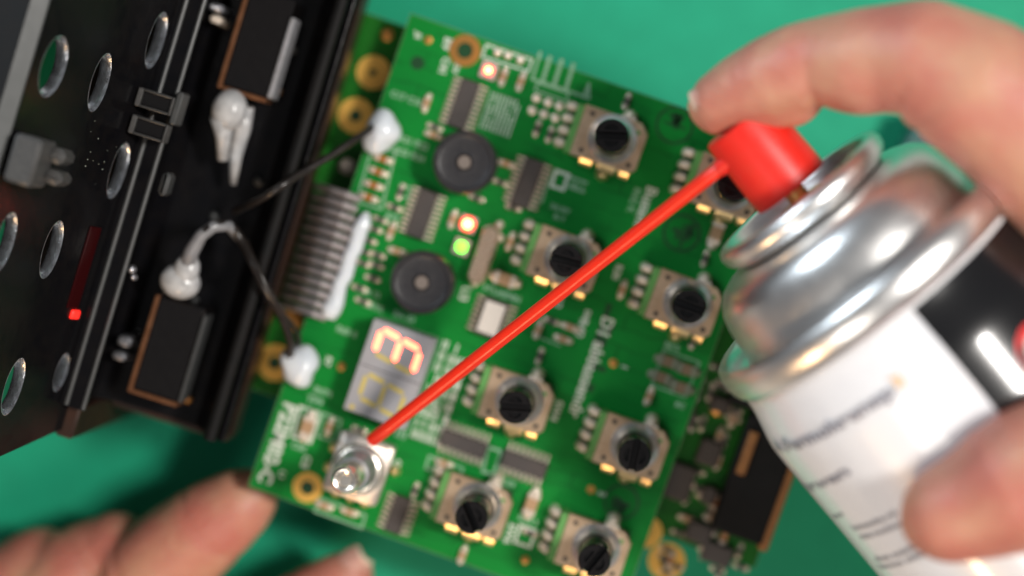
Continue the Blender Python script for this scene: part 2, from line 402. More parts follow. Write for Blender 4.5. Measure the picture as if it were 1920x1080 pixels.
for s, x, y, sz in [('J5',783,67,.16),('B9',838,82,.22),('C41',832,124,.2),('D3',855,128,.14),('R7',615,677,.16),('1',1170,688,.18),('2',1128,926,.18),
                    ('C8',573,866,.2),('L1',528,890,.16),('Q4',744,872,.16),('U3',870,551,.24),('U7',1158,700,.01),('C9',1232,560,.01),
                    ('R30',1157,510,.18),('SW2',1050,560,.18),('SW4',1043,770,.2),('R11',813,776,.16),('SW6',955,1000,.2),('R40',1090,615,.22),
                    ('D8',1100,590,.14),('C30',1075,500,.01)]:
    if sz > 0.05: btext(s, x, y, sz, DWN, 'silk', 0.006)
for s, x, y, sz in [('C17 C18',762,185,.17),('R21 R22',775,268,.17),('R23 R24',768,290,.17),('R60 6',650,622,.17),('KRTX',700,575,.15),('RN4 12',690,548,.15),
                    ('EA 22',758,594,.17),('SN74',605,735,.16),('TP9',590,752,.2),('C60',560,838,.17),('C61 2',585,775,.15),
                    ('FTU45MN',941,552,.17),('MCP45',1000,870,.01),('R77',735,408,.16),('RV 1',1083,350,.14),('X4 RV',1050,392,.14),('SL 4',1048,408,.12),
                    ('SL44 3',990,975,.14),('HC595',830,884,.15),('HC59',948,905,.15),('BT2',712,640,.01),('RB R',1260,650,.14),('RC',1275,760,.14)]:
    if sz > 0.05: btext(s, x, y, sz, 0, 'silkdim', 0.008)
def outline(name, pts, w=0.035, m='silk', closed=True):
    q = MB(); n = len(pts)
    P = [B(*p) for p in pts]
    for i in range(n if closed else n - 1):
        a, b = P[i], P[(i+1) % n]; d = (b - a); L = d.length
        if L < 1e-4: continue
        d /= L; nrm = Vector((-d.y, d.x, 0)) * w/2
        a2 = a - d * w/2; b2 = b + d * w/2
        z = 0.0030 + 0.0004 * i
        q.add([(a2 - nrm)[:2] + (0.0,), (b2 - nrm)[:2] + (0.0,), (b2 + nrm)[:2] + (0.0,), (a2 + nrm)[:2] + (0.0,),
               (a2 - nrm)[:2] + (z,), (b2 - nrm)[:2] + (z,), (b2 + nrm)[:2] + (z,), (a2 + nrm)[:2] + (z,)],
              [(3,2,1,0),(4,5,6,7),(0,1,5,4),(1,2,6,5),(2,3,7,6),(3,0,4,7)])
    return part(name, q, M[m], board, (0, 0, 0.002))
outline('silkscreen_outline', [(912,84),(998,112),(990,134),(904,106)])
outline('silkscreen_outline', [(1013,99),(998,148),(1104,184),(1104,158),(1095,180)], 0.05, 'silkdim', closed=False)
for x, y in [(1031,108),(1053,114),(1075,122)]:
    outline('silkscreen_outline', [(x, y), (x - 13, y + 42)], 0.07, 'silkdim', closed=False)
outline('silkscreen_outline', [(1009,155),(1066,175),(1062,190),(1003,169)], m='silkdim')
outline('silkscreen_outline', [(1043,320),(1066,328),(1056,356),(1033,348)], 0.06)
outline('silkscreen_outline', [(1070,332),(1100,343)], 0.05, 'silkdim', closed=False)
outline('silkscreen_outline', [(1066,350),(1094,360)], 0.05, 'silkdim', closed=False)
outline('silkscreen_outline', [(1032,322),(1016,378)], 0.05, 'silkdim', closed=False)
outline('silkscreen_outline', [(1005,630),(1050,648)], 0.03, 'silkdim', closed=False)
outline('silkscreen_outline', [(805,855),(868,878),(860,900),(798,878)], 0.04, 'silkdim')
outline('silkscreen_outline', [(915,838),(940,846),(925,890),(905,884)], 0.05, 'silkdim')
outline('silkscreen_outline', [(976,985),(1004,995),(994,1026),(965,1016)], 0.05)
outline('silkscreen_outline', [(600,934),(685,966),(678,990),(590,958)], 0.04, 'silkdim')
outline('silkscreen_outline', [(563,762),(600,775),(582,830),(548,818)], 0.05)
outline('silkscreen_outline', [(606,775),(640,788),(628,828),(596,818)], 0.04, 'silkdim')
outline('silkscreen_outline', [(1245,655),(1312,680),(1285,745),(1222,722)], 0.03, 'silkdim')
outline('silkscreen_outline', [(700,270),(742,285),(715,392),(668,378)], 0.04, 'silkdim')
outline('silkscreen_outline', [(752,345),(770,352),(765,372),(744,366)], 0.03, 'silkdim')
# fine-ruled printed footprints: thin parallel bars
def footprint(x0, y0, x1, y1, n, wv, m, w=0.035):
    a = B(x0, y0); b = B(x1, y1); q = MB()
    for i in range(n):
        x = a.x + (b.x - a.x) * (i + .5) / n
        k = 9
        for j in range(k):
            ya = a.y + (wv) * j / k
            if random.random() < 0.9: q.box(x - w/2, x + w/2, ya + wv/k*0.82 if False else ya + wv/k, ya + wv/k*0.2, 0, 0.003)
    part('printed_footprint', q, M[m], board, (0, 0, 0.002)).data
footprint(921, 170, 980, 190, 9, -0.72, 'silk', 0.03)
footprint(833, 632, 876, 647, 7, -2.0, 'silk', 0.035)
footprint(880, 648, 886, 652, 1, -2.0, 'silk', 0.10)
footprint(800, 640, 822, 648, 3, -1.9, 'silkdim', 0.05)

# seven segment display
dp = B(765, 700, 0.7); dl = -dp
disp_c = B(730, 702, 0.7)
q = MB(); DW, DH, DZ = 1.22, 1.78, 0.70
q.box(-DW/2, DW/2, -DH/2, DH/2, 0.03, DZ, 0.02)
disp = part('digit_display', q, M['display'], board, (disp_c.x, disp_c.y, 0.0))
def seg_mesh(L, w):
    s = MB(); h = w/2
    s.prism([(-L/2, 0), (-L/2 + h, -h), (L/2 - h, -h), (L/2, 0), (L/2 - h, h), (-L/2 + h, h)], 0, 0.006); return s
# digit frame: reading direction = -Y (down the board), up = +X
SL = 0.17
def digit(cy, lit):
    hw, hh = 0.235, 0.40      # half width (along reading), half height (along up)
    segs = {'a': (0, hh, 0), 'g': (0, 0, 0), 'd': (0, -hh, 0), 'f': (-hw, hh/2, 1), 'b': (hw, hh/2, 1), 'e': (-hw, -hh/2, 1), 'c': (hw, -hh/2, 1)}
    for k, (rx, uy, vert) in segs.items():
        on = k in lit
        L = (0.40 if not vert else 0.36); w = 0.105 if on else 0.08
        s = seg_mesh(L, w)
        # reading coords (r, u): r -> -Y ; u -> +X with slant: r += SL*u
        Mx = Matrix.Identity(4)
        for i, (x, y, z) in enumerate(s.v):
            r_, u_ = (x, y) if not vert else (y, x)
            r_ += rx; u_ += uy; r_ += SL * u_
            s.v[i] = (u_, cy - r_, z + DZ + 0.001)
        part('segment', s, M['segon'] if on else M['segoff'], disp)
digit(0.45, 'aefgd'); digit(-0.42, '')
s = MB(); s.cyl(-0.46, -0.80, DZ + 0.001, DZ + 0.005, 0.05, 14); part('decimal_point', s, M['segoff'], disp)
s = MB(); s.box(-DW/2 + 0.01, DW/2 - 0.01, 0.005, 0.02, DZ + 0.0005, DZ + 0.002); part('digit_joint', s, M['icbody'], disp)
# solder joints along the display
# buzzers
def buzzer(x, y):
    c = B(x, y, 0.8); q = MB()
    q.lathe([(0.02, 0.58), (0.62, 0.60), (0.74, 0.585), (0.80, 0.545), (0.80, 0.51), (0.765, 0.485), (0.755, 0.46), (0.77, 0.16), (0.78, 0.15), (0.68, 0.145)], 56, cap0=True, cap1=True)
    o = part('buzzer', q, M['buzz'], board, (c.x, c.y, 0))
    q = MB(); q.cyl(0, 0, 0.68, 0.765, 0.144, 24, 0.12); part('sound_hole', q, M['buzzhole'], o)
    return o
b1 = buzzer(870, 304); buz2 = buzzer(790, 530)
# integrated circuits
def ic(x, y, L, Wd, n, rz, leadm='tin', h=0.17):
    Wd = Wd - 0.05
    c = B(x, y, h); q = MB()
    q.loft([q.oct(-Wd/2, Wd/2, -L/2, L/2, 0.02, 0.01), q.oct(-Wd/2 - 0.01, Wd/2 + 0.01, -L/2 - 0.01, L/2 + 0.01, h*0.5, 0.01), q.oct(-Wd/2 + 0.02, Wd/2 - 0.02, -L/2 + 0.02, L/2 - 0.02, h, 0.01)])
    q.ring(-Wd*0.28, L*0.38, h - 0.004, h + 0.002, 0.018, 0.03, 12)
    o = part('integrated_circuit', q, M['icbody'], board, (c.x, c.y, 0), rz)
    lm = MB()
    lm.box(0.0, 0.05, -0.024, 0.024, h*0.5, h*0.62, 0.005); lm.box(0.04, 0.07, -0.024, 0.024, 0.02, h*0.6, 0.005)
    lm.box(0.05, 0.17, -0.02, 0.02, 0.004, 0.035, 0.005); lm.dome(0.12, 0, 0.0, 0.036, 0.09, 10, 4)
    me = lm.mesh('lead', M[leadm])
    for i in range(n):
        yy = -L/2 + L * (i + .5) / n
        link('lead', me, o, (Wd/2, yy, 0)); link('lead', me, o, (-Wd/2, yy, 0), math.pi)
    return o
ic(868, 195, 0.93, 0.40, 10, 0); ic(988, 343, 0.93, 0.40, 10, 0); ic(790, 401, 0.93, 0.40, 10, 0)
ic(869, 833, 0.90, 0.36, 8, math.pi/2); ic(983, 872, 0.86, 0.36, 8, math.pi/2); ic(745, 966, 0.72, 0.36, 7, 0)
o = ic(921, 597, 0.72, 0.52, 7, 0, h=0.24)
q = MB(); q.box(-0.19, 0.19, -0.30, 0.30, 0.2405, 0.247, 0.002); part('paper_label', q, M['label'], o)
# crystal
c = B(906, 478, 0.3); q = MB()
pts = [(0.16*math.cos(a) , 0.40*(1 if math.sin(a) >= 0 else -1) + 0.16*math.sin(a)) for a in [math.pi*2*i/24 for i in range(24)]]
q.loft([[(x*1.1, y*1.04, 0.0) for x, y in pts], [(x*1.1, y*1.04, 0.05) for x, y in pts], [(x, y, 0.06) for x, y in pts], [(x, y, 0.30) for x, y in pts], [(x*.88, y*.94, 0.36) for x, y in pts]])
cr = part('crystal', q, M['crystal'], board, (c.x, c.y, 0))
q = MB(); q.dome(0, 0, 0, 0.085, 0.13); s = q.mesh('solder_point', M['tin'])
for x, y in [(937,421),(938,446),(890,530),(896,512)]:
    p = B(x, y); link('solder_point', s, board, (p.x, p.y, 0.002))
# lamps on the board
def led(x, y, m, core, r, rr=None):
    c = B(x, y, 0.1); q = MB(); q.box(-0.16, 0.16, -0.16, 0.16, 0, 0.08, 0.02)
    o = part('indicator_lamp', q, M['ledbody'], board, (c.x, c.y, 0))
    q = MB(); q.dome(0, 0, 0.082, r, 0.08, 16, 5); part('lens', q, M[m], o)
    if core:
        q = MB(); q.dome(0, 0, 0.14, r*0.62, 0.06, 16, 5); part('glowing_die', q, M[core], o)
led(877, 420, 'redled', 'redcore', 0.15); led(865, 463, 'greenled', None, 0.11); led(916, 132, 'redled', 'redcore', 0.105)

# rotary encoders
def make_encoder():
    q = MB(); x0, x1, y0, y1, c = -0.67, 0.59, -0.52, 0.45, 0.11
    pl = [(x0, y0), (x1 - c, y0), (x1, y0 + c), (x1, y1 - c*1.6), (x1 - c*1.6, y1), (x0, y1)]
    q.mi = 0
    q.prism(pl, 0.52, 0.62)
    q.loft([[(x, y, 0.62) for x, y in pl], [(x*.975, y*.97, 0.645) for x, y in pl]], cap0=False)
    q.mi = 1; q.box(x0 + 0.03, x1 - 0.06, y0 + 0.04, y1 - 0.04, 0.05, 0.519)
    for hx, hy in [(-0.50, 0.32), (-0.48, -0.38), (0.43, -0.36)]:
        q.cyl(hx, hy, 0.640, 0.6475, 0.045, 10)
    q.mi = 2; q.cyl(0.40, 0.26, 0.640, 0.6475, 0.045, 10)
    e = part('rotary_encoder', q, [M['steel'], M['black'], M['phen']], board)
    q = MB(); q.box(-0.80, -0.665, -0.50, 0.42, 0.30, 0.60, 0.01); q.box(-0.80, -0.665, -0.50, 0.42, 0.0, 0.29); part('wafer', q, M['phen'], e)
    q = MB()
    q.lathe([(0.645, 0.455), (0.68, 0.455), (0.70, 0.445), (0.735, 0.405), (0.79, 0.36), (0.83, 0.345), (0.95, 0.34), (1.00, 0.335), (1.02, 0.32), (0.99, 0.305), (0.85, 0.302)], 48, cap0=True)
    part('bushing', q, M['bush'], e)
    q = MB()
    n = 40; r = 0.295; rings = []
    q.lathe([(0.7, r), (1.78, r), (1.82, r - 0.015)], n, cap0=True, cap1=True)
    for sg_, gap, off in ((1, 0.055, 0.0), (-1, 0.055, 0.03)):
        a0 = math.asin(gap / r); arc = [(r*math.cos(a), sg_*r*math.sin(a)) for a in [a0 + (math.pi - 2*a0)*i/14 for i in range(15)]]
        cx_, cy_ = 0, sg_*0.13
        ar2 = [(cx_ + (x - cx_)*0.88, cy_ + (y - cy_)*0.88) for x, y in arc]; ar3 = [(cx_ + (x - cx_)*0.45, cy_ + (y - cy_)*0.45) for x, y in arc]
        z1 = 2.10 - off
        q.loft([[(x, y, 1.80) for x, y in arc], [(x, y, z1 - 0.03) for x, y in arc], [(x, y, z1) for x, y in ar2], [(x, y, z1) for x, y in ar3], [(x, y, z1 - 0.10) for x, y in ar3]])
    part('shaft', q, M['blackgloss'], e)
    q = MB(); q.box(-0.10, 0.035, -0.075, 0.075, 0.25, 0.46, 0.04); q.dome(-0.11, 0, 0.0, 0.105, 0.36, 14, 5)
    me = q.mesh('pin', M['tin'])
    for i in range(4): link('pin', me, e, (-0.84, 0.34 - 0.235 * i, 0))
    q = MB(); q.loft([[(-0.12, 0, 0.66), (0.12, 0, 0.66), (0.12, 0, 0.40), (-0.12, 0, 0.40)], [(-0.12, -0.05, 0.63), (0.12, -0.05, 0.63), (0.12, -0.05, 0.40), (-0.12, -0.05, 0.40)], [(-0.11, -0.10, 0.57), (0.11, -0.10, 0.57), (0.11, -0.10, 0.42), (-0.11, -0.10, 0.42)]]); me = q.mesh('bent_tab', M['gtab'])
    for x, sx in [(-0.33, 1.0), (0.06, 1.45), (0.40, 0.8)]:
        t = link('bent_tab', me, e, (x, -0.502, 0)); t.scale = (sx, 1.3, 1)
    q = MB(); q.dome(0.02, -0.66, 0, 0.13, 0.20); part('solder_joint', q, M['gtab'], e)
    q = MB(); q.dome(0.16, 0.52, 0, 0.13, 0.42); q.box(0.02, 0.30, 0.425, 0.50, 0.3, 0.64, 0.02); part('solder_joint', q, M['tin'], e)
    return e
enc = make_encoder()
first = True
for x, y, rz in [(1148,259,0.3),(1372,348,-0.2),(1065,487,0.1),(1290,570,0.0),(972,754,0.25),(1190,842,1.7),(893,955,2.3),(1117,1033,1.2)]:
    p = B(x, y, 1.0)
    if first: e = enc; e.location = (p.x, p.y, 0); first = False
    else: e = copy_part(enc, board, (p.x, p.y, 0), random.uniform(-0.035, 0.035))
    for g in e.children:
        if g.name.startswith('shaft'): g.rotation_euler = (0, 0, rz)
# metal-shaft encoder at the lower left corner
p = B(672, 879, 0.65); q = MB()
q.loft([q.oct(-0.50, 0.50, -0.56, 0.56, 0.03, 0.05), q.oct(-0.53, 0.53, -0.59, 0.59, 0.60, 0.06), q.oct(-0.47, 0.47, -0.53, 0.53, 0.66, 0.06)])
M['paleplate'] = mat('pale_warm_plate', (0.72, 0.66, 0.60), 0.4, 0.75, noise=(5, 0.8, (0.60, 0.48, 0.38)), bump=(6, 0.3, 0.04))
me_ = part('metal_switch', q, M['paleplate'], board, (p.x, p.y, 0))
q = MB(); q.lathe([(0.66, 0.42), (0.72, 0.42), (0.80, 0.38), (1.00, 0.36), (1.05, 0.33), (1.10, 0.36), (1.15, 0.33), (1.20, 0.36), (1.25, 0.33), (1.35, 0.34), (1.42, 0.30), (1.42, 0.24)], 40, cap0=True, cap1=True); part('collar', q, M['bush'], me_)
M['chrome'] = mat('bright_shaft_metal', (0.92, 0.87, 0.80), 0.24, 0.9, noise=(6, 0.6, (0.85, 0.72, 0.56)), bump=(7, 0.25, 0.04))
q = MB(); q.lathe([(1.40, 0.26), (2.30, 0.26), (2.36, 0.245), (2.42, 0.20), (2.40, 0.13), (2.36, 0.10), (2.36, 0.0001)], 36, cap0=True); part('metal_shaft', q, M['chrome'], me_)
q = MB(); q.lathe([(0.67, 0.47), (0.74, 0.49), (0.80, 0.46), (0.84, 0.39)], 36, cap0=True, cap1=True); part('washer', q, M['chrome'], me_)
q = MB(); q.dome(0, 0, 0, 0.10, 0.22); me2 = q.mesh('terminal', M['gtab'])
for x, y in [(-0.30, -0.66), (0, -0.66), (0.28, -0.66), (-0.62, 0.12), (0.62, 0.1), (-0.60, -0.25)]: link('terminal', me2, me_, (x, y, 0))

# glue on board
def blob(name, x, y, z, rx, ry, rz, parent, inv):
    c = inv @ W(x, y, z); q = MB(); q.sphere((0, 0, 0), 1.0, 28, 14, (rx, ry, rz))
    for i, v in enumerate(q.v):
        k = 1 + 0.10 * math.sin(6*v[0] + 9*v[1] + x) + 0.06 * math.sin(15*v[1] + 7*v[2]); q.v[i] = (v[0]*k, v[1]*k*1.03, v[2]*(1 + 0.12*math.sin(8*v[0] + y)))
    return part(name, q, M['glue'], parent, c, smooth=180)
blob('glue_blob', 716, 246, 4.15, 0.33, 0.42, 0.32, board, BI)
blob('glue_blob', 562, 684, 4.15, 0.36, 0.40, 0.32, board, BI)
q = MB(); a = B(688, 398, 0.15); b = B(616, 598, 0.15)
pts = [a.lerp(b, t/12) + Vector((0.02*math.sin(t*2.1), 0, 0.02*math.sin(t*1.7))) for t in range(13)]
q.tube([tuple(v) for v in pts], [0.06, 0.14, 0.16, 0.15, 0.15, 0.14, 0.15, 0.15, 0.14, 0.15, 0.17, 0.20, 0.12], 14)
part('glue_bead', q, M['glue'], board, smooth=180)

# ------------------------------------------------------------------ ribbon of wires from the board edge to the lower board
ribbon = tag(empty('ribbon_cable', Matrix.Translation(W(590, 480, 3.4))), 'grey ribbon of parallel wires glued to the left edge of the green board', 'ribbon cable')
ri = Matrix.Translation(-W(590, 480, 3.4))
NW = 13
for i in range(NW):
    t = i / (NW - 1)
    ax, ay = 655 + (592 - 655) * t, 368 + (590 - 368) * t
    pts = [W(ax + 18, ay + 6, 4.12), W(ax - 4, ay - 2, 4.25), W(ax - 30, ay - 10, 4.05), W(ax - 52, ay - 17, 3.5), W(ax - 66, ay - 20, 2.9), W(ax - 72, ay - 16, 2.35)]
    fine = []
    for k in range(len(pts) - 1):
        for j in range(3): fine.append(pts[k].lerp(pts[k+1], j/3))
    fine.append(pts[-1])
    q = MB(); q.M = ri; q.tube([tuple(v) for v in fine], 0.075, 10)
    part('wire', q, M['greywire'], ribbon)

# ------------------------------------------------------------------ lower board
ZL = 3.0
M['copperdull'] = mat('dull_copper', (0.30, 0.13, 0.04), 0.5, 0.3, noise=(5, 0.6, (0.22, 0.09, 0.03)))
LM = Matrix.Translation(W(690, 25, ZL)) @ Matrix.Rotation(ang, 4, 'Z'); LI = LM.inverted()
low = tag(empty('lower_circuit_board', LM), 'darker green circuit board with gold ringed holes lying underneath the lit board', 'circuit board')
xr = (LI @ W(1474, 900, ZL)).x; yb = (LI @ W(1440, 1075, ZL)).y
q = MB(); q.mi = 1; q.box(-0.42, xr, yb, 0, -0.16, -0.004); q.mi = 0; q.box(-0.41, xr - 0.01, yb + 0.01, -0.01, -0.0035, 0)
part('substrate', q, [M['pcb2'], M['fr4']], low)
for x, y, a, b in [(700,136,.07,.33),(667,217,.12,.35),(516,680,.13,.36),(1212,997,.07,.31),(1250,1052,.13,.36)]:
    ringpart(x, y, a, b, M['gold'], low, 0, LI, ZL)
def low_dot(x, y, r, m):
    p = LI @ W(x, y, ZL); q = MB(); q.dome(0, 0, 0, r, 0.05); part('copper_pad', q, M[m], low, (p.x, p.y, 0.002))
for x, y, r, m in [(726,65,.13,'copper'),(650,312,.16,'tin'),(1352,952,.12,'copper'),(1300,720,.1,'copper'),(1420,640,.14,'copper'),(1346,765,.16,'copper'),(548,598,.22,'copper')]: low_dot(x, y, r, m)
# black connector blocks with copper coloured strips
def low_box(name, x, y, sx, sy, z0, z1, m, rz=0, sub=None):
    p = LI @ W(x, y, ZL + z1); q = MB(); q.box(-sx/2, sx/2, -sy/2, sy/2, z0, z1, min(0.04, sx*.2)); return part(name, q, M[m], low, (p.x, p.y, 0), rz)
con = low_box('socket', 1418, 900, 1.0, 2.3, 0, 0.7, 'dull')
q = MB(); q.box(-0.42, -0.24, 0.0, 0.85, 0.701, 0.78, 0.02); part('contact_strip', q, M['copperdull'], con)
con2 = low_box('socket', 1450, 700, 1.2, 1.6, 0, 0.8, 'dull')
for i in range(60):
    x = random.uniform(1225, 1400); y = random.uniform(690, 1075)
    if x < 1345 - (y - 640) * 0.36 + 30 and y < 1000: x += 60
    k = random.choice('RRRRCN'); nm, me = SM[k]; p = LI @ W(x, y, ZL)
    if x > 1365 and 790 < y < 1030: continue
    o = link(nm, me, low, (p.x, p.y, 0.004), random.choice([0, 1]) * math.pi/2)
for x, y, sx, sy in [(1275,905,.5,.7),(1330,850,.45,.5),(1310,1000,.5,.4),(1285,780,.3,.5),(1350,760,.4,.3),(1330,930,.3,.35),(1345,1040,.6,.4)]:
    low_box('integrated_circuit', x, y, sx, sy, 0.0, 0.18, 'icbody')
low_box('edge_connector', 1462, 940, 0.20, 2.0, 0, 0.62, 'copperdull')
# spacers that carry the boards
for (x, y) in [(0.5, -0.6), (0.5, BL + 0.8), (BWID - 0.4, -0.6), (BWID - 0.5, -6.8)]:
    q = MB(); q.cyl(x, y, -TH - (ZB - ZL - TH) + 0.001, -TH - 0.001, 0.22, 6); part('spacer', q, M['brass'], board)
for (x, y) in [(1.2, -1.0), (1.0, yb + 0.8), (xr - 1, -1.0), (xr - 1, yb + 0.8)]:
    q = MB(); q.cyl(x, y, -ZL + 0.001, -0.161, 0.3, 16); part('foot', q, M['black'], low)

# ------------------------------------------------------------------ black equipment housing at the left
ca = R(-17.2)
c0 = W(344, 0, 6.2)
HM = Matrix.Translation((c0.x, c0.y, 0)) @ Matrix.Rotation(ca, 4, 'Z'); HI = HM.inverted()
house = tag(empty('equipment_housing', HM), 'opened glossy black equipment housing with oval slots, left of the circuit board', 'housing')
def H(px, py, z): return HI @ W(px, py, z)
# slotted panel
A0 = H(96, 0, 10.0); A1 = H(344, 0, 6.2)
sx = Vector((A1.x - A0.x, 0, A1.z - A0.z)); SLn = sx.length; sx.normalize(); sy = Vector((0, 1, 0)); sn = sx.cross(sy)
org = Vector((A0.x, 0, A0.z))
PMx = Matrix((( sx.x, sy.x, sn.x, org.x), (sx.y, sy.y, sn.y, org.y), (sx.z, sy.z, sn.z, org.z), (0, 0, 0, 1)))
PI_ = (HM @ PMx).inverted(); pn = (HM @ PMx).to_3x3() @ Vector((0, 0, 1)); pp = HM @ org
def PP(px, py):
    v = PI_ @ RP(px, py, pp, pn); return (v.x, v.y)
hx0 = H(344, 0, 6.0).x
e1 = PP(0, 856); e2 = PP(112, 806); e3 = PP(152, 818)
q = MB(); TP = 0.24
q.prism([(0, 3.0), (0, e1[1] - 0.6), e1, e2, e3, (SLn, e3[1] + 0.9), (SLn, 3.0)], -TP, 0)
pan = q.mesh('slotted_panel', M['housing'])
slots = [(100,125),(187,155),(293,76),(222,320),(97,468),(25,725),(115,698),(8,455)]
cm = MB(); rims = []
for i, (x, y) in enumerate(slots):
    cx, cy = PP(x, y); rx, ry = (0.27, 0.50) if i not in (6,) else (0.20, 0.35)
    if i == 0: rx, ry = 0.36, 0.50
    pts = lambda k, z: [(cx + k*rx*math.cos(a), cy + k*ry*math.sin(a) * (1.04), z) for a in [2*math.pi*j/36 for j in range(36)]]
    cm.loft([pts(1.0, -TP - 0.3), pts(1.0, 0.3)])
    r_ = MB(); r_.loft([pts(0.995, -TP), pts(0.92, -TP*0.9), pts(0.89, -TP*0.6), pts(0.92, -0.05), pts(0.985, 0.003), pts(1.005, 0.001), pts(0.995, -0.06)], closed=True)
    rims.append(r_)
po = link('slotted_panel', pan, house); pan.shade_flat(); po.matrix_local = PMx
co = link('cutter', cm.mesh('cutter', M['housing']), house); co.matrix_local = PMx
bo = po.modifiers.new('b', 'BOOLEAN'); bo.operation = 'DIFFERENCE'; bo.object = co; bo.solver = 'EXACT'
bpy.context.view_layer.update()
dg = bpy.context.evaluated_depsgraph_get()
nm_ = bpy.data.meshes.new_from_object(po.evaluated_get(dg)); po.modifiers.clear(); po.data = nm_
bpy.data.objects.remove(co)
for r_ in rims: part('slot_rim', r_, M['rim'], po)
ix = H(140, 0, 3.0).x
q = MB(); q.box(ix, hx0 - 0.02, e3[1] + 0.5, 3.0, 2.2, 2.4); part('slot_shade_sheet', q, M['dull'], house)  # black sheet added so the slots look down into shade
# grey top flange and outer wall
bA = H(58, 0, 10.2)
q = MB()
def ext(prof, y0, y1):   # prof: (x, z) polygon extruded along y
    return [[(x, y0, z) for x, z in prof], [(x, y1, z) for x, z in prof]]
q.loft(ext([(bA.x, 10.2), (A0.x - 0.01, 10.05), (A0.x - 0.01, 9.75), (bA.x, 9.85)], e1[1] - 1.5, 3.0)); part('top_flange', q, M['flange'], house)
q = MB(); q.loft(ext([(bA.x - 0.01, 10.2), (bA.x - 0.01, 9.9), (bA.x - 4.5, 8.6), (bA.x - 4.5, 8.9)], e1[1] - 1.5, 3.0)); part('outer_wall', q, M['dull'], house)
q = MB(); q.box(bA.x - 4.5, bA.x - 4.2, e1[1] - 1.5, 3.0, 0, 8.58); part('side_wall', q, M['housing'], house)
# tray with rails
def hx(px, z): return H(px, 0, z).x
prof = [(hx(344, 6.0) + 0.005, 6.3), (hx(386, 6.3), 6.3), (hx(389, 5.9), 6.1), (hx(398, 4.6), 4.5), (hx(436, 4.2), 4.2), (hx(606, 4.0), 4.0), (hx(626, 4.5), 4.6),
        (hx(634, 5.3), 5.25), (hx(648, 5.3), 5.25), (hx(656, 4.8), 4.6), (hx(660, 4.9), 4.95), (hx(666, 4.9), 4.95), (hx(668, 4.3), 4.3), (hx(672, 4.1), 4.0),
        (hx(672, 4.0), 3.25), (hx(420, 4.0), 3.25), (hx(420, 4), 0.0), (hx(344, 6.0) + 0.005, 0.0)]
yt = H(250, 770, 4.6).y
q = MB(); q.loft(ext(prof, yt, 3.0)); part('tray', q, M['housing'], house, smooth=25)
q = MB()
for px, z in [(350, 6.3), (384, 6.3)]:
    x = hx(px, z); q.tube([(x, yt + 0.02, z), (x, 3.0, z)], 0.045, 8)
rl = part('rail', q, M['band'], house)
q = MB(); x = hx(641, 5.3); q.tube([(x, yt + 0.02, 5.27), (x, 3.0, 5.27)], 0.12, 12); part('rail', q, M['dull'], house)
q = MB(); x = hx(663, 5.0); q.tube([(x, yt + 0.02, 4.95), (x, 3.0, 4.95)], 0.07, 12); part('rail', q, M['housing'], house)
q = MB(); x = hx(672, 4.0) + 0.003; q.box(x, x + 0.08, yt, 3.0, 3.26, 4.0, 0.03); part('brown_reflection_strip', q, M['brown'], house)  # reflection on the bevel, painted on as a brown strip
q = MB(); q.box(hx(430, 4.2), hx(672, 4.2), yt - 0.12, yt - 0.003, 3.26, 4.0, 0.02); part('brown_reflection_strip', q, M['brown'], house)  # reflection on the end wall, painted brown as well
q = MB(); v = H(150, 800, 6.2); q.box(-0.05, 0.28, yt - 0.62, yt - 0.003, 0.0, 6.0, 0.04); part('corner_post', q, M['brown'], house)
# relays
def relay(tl, br, z, w, h):
    c = (H(*tl, z) + H(*br, z)) / 2; q = MB(); q.box(-w/2, w/2, -h/2, h/2, 4.0 - z - 0.0, 0, 0.03)
    o = part('relay', q, M['blackgloss'], house, (c.x, c.y, z))
    q = MB(); q.box(-w/2 - 0.08, -w/2 - 0.001, -h/2 - 0.07, h/2, -0.5, 0.04, 0.015); q.box(-w/2, w/2, -h/2 - 0.08, -h/2 - 0.001, -0.5, 0.03, 0.015); part('copper_yoke', q, M['brown2'] if 'brown2' in M else M['copperdark'], o)
    return o, w, h
M['copperdark'] = mat('varnished_copper', (0.17, 0.07, 0.03), 0.35, 0.5, noise=(5, 0.6, (0.26, 0.12, 0.06)))
M['edgewhite'] = mat('pale_edge', (0.30, 0.30, 0.32), 0.4, noise=(9, 0.8, (0.2, 0.2, 0.2)))
r1, w, h = relay((474, -20), (497, 182), 5.2, 0.86, 1.85)
q = MB(); q.box(w/2 + 0.002, w/2 + 0.10, -h/2 + 0.02, h/2 - 0.3, -0.5, 0.05, 0.02); part('steel_yoke', q, M['edgewhite'], r1)
r2, w, h = relay((306, 548), (328, 762), 5.2, 0.88, 1.80)
q = MB(); q.box(w/2 + 0.002, w/2 + 0.07, -h/2 + 0.02, h/2 - 0.1, -0.5, 0.05, 0.02); part('steel_yoke', q, M['band'], r2)
def bit(name, px, py, z, sx_, sy_, m, h=0.25, c=0.04):
    p = H(px, py, z); q = MB(); q.box(-sx_/2, sx_/2, -sy_/2, sy_/2, -h, 0, c); return part(name, q, M[m], house, p)
def screw(px, py, z, r, m):
    p = H(px, py, z); q = MB(); q.dome(0, 0, -0.05, r, 0.1); part('rivet', q, M[m], house, (p.x, p.y, p.z))
bit('metal_contact', 405, 14, 5.1, 0.26, 0.14, 'bush', 0.8); bit('metal_contact', 404, 36, 5.1, 0.22, 0.14, 'tin', 0.8)
bit('metal_contact', 232, 640, 5.1, 0.24, 0.18, 'bush', 0.8); bit('metal_contact', 222, 668, 5.1, 0.24, 0.14, 'bush', 0.8)
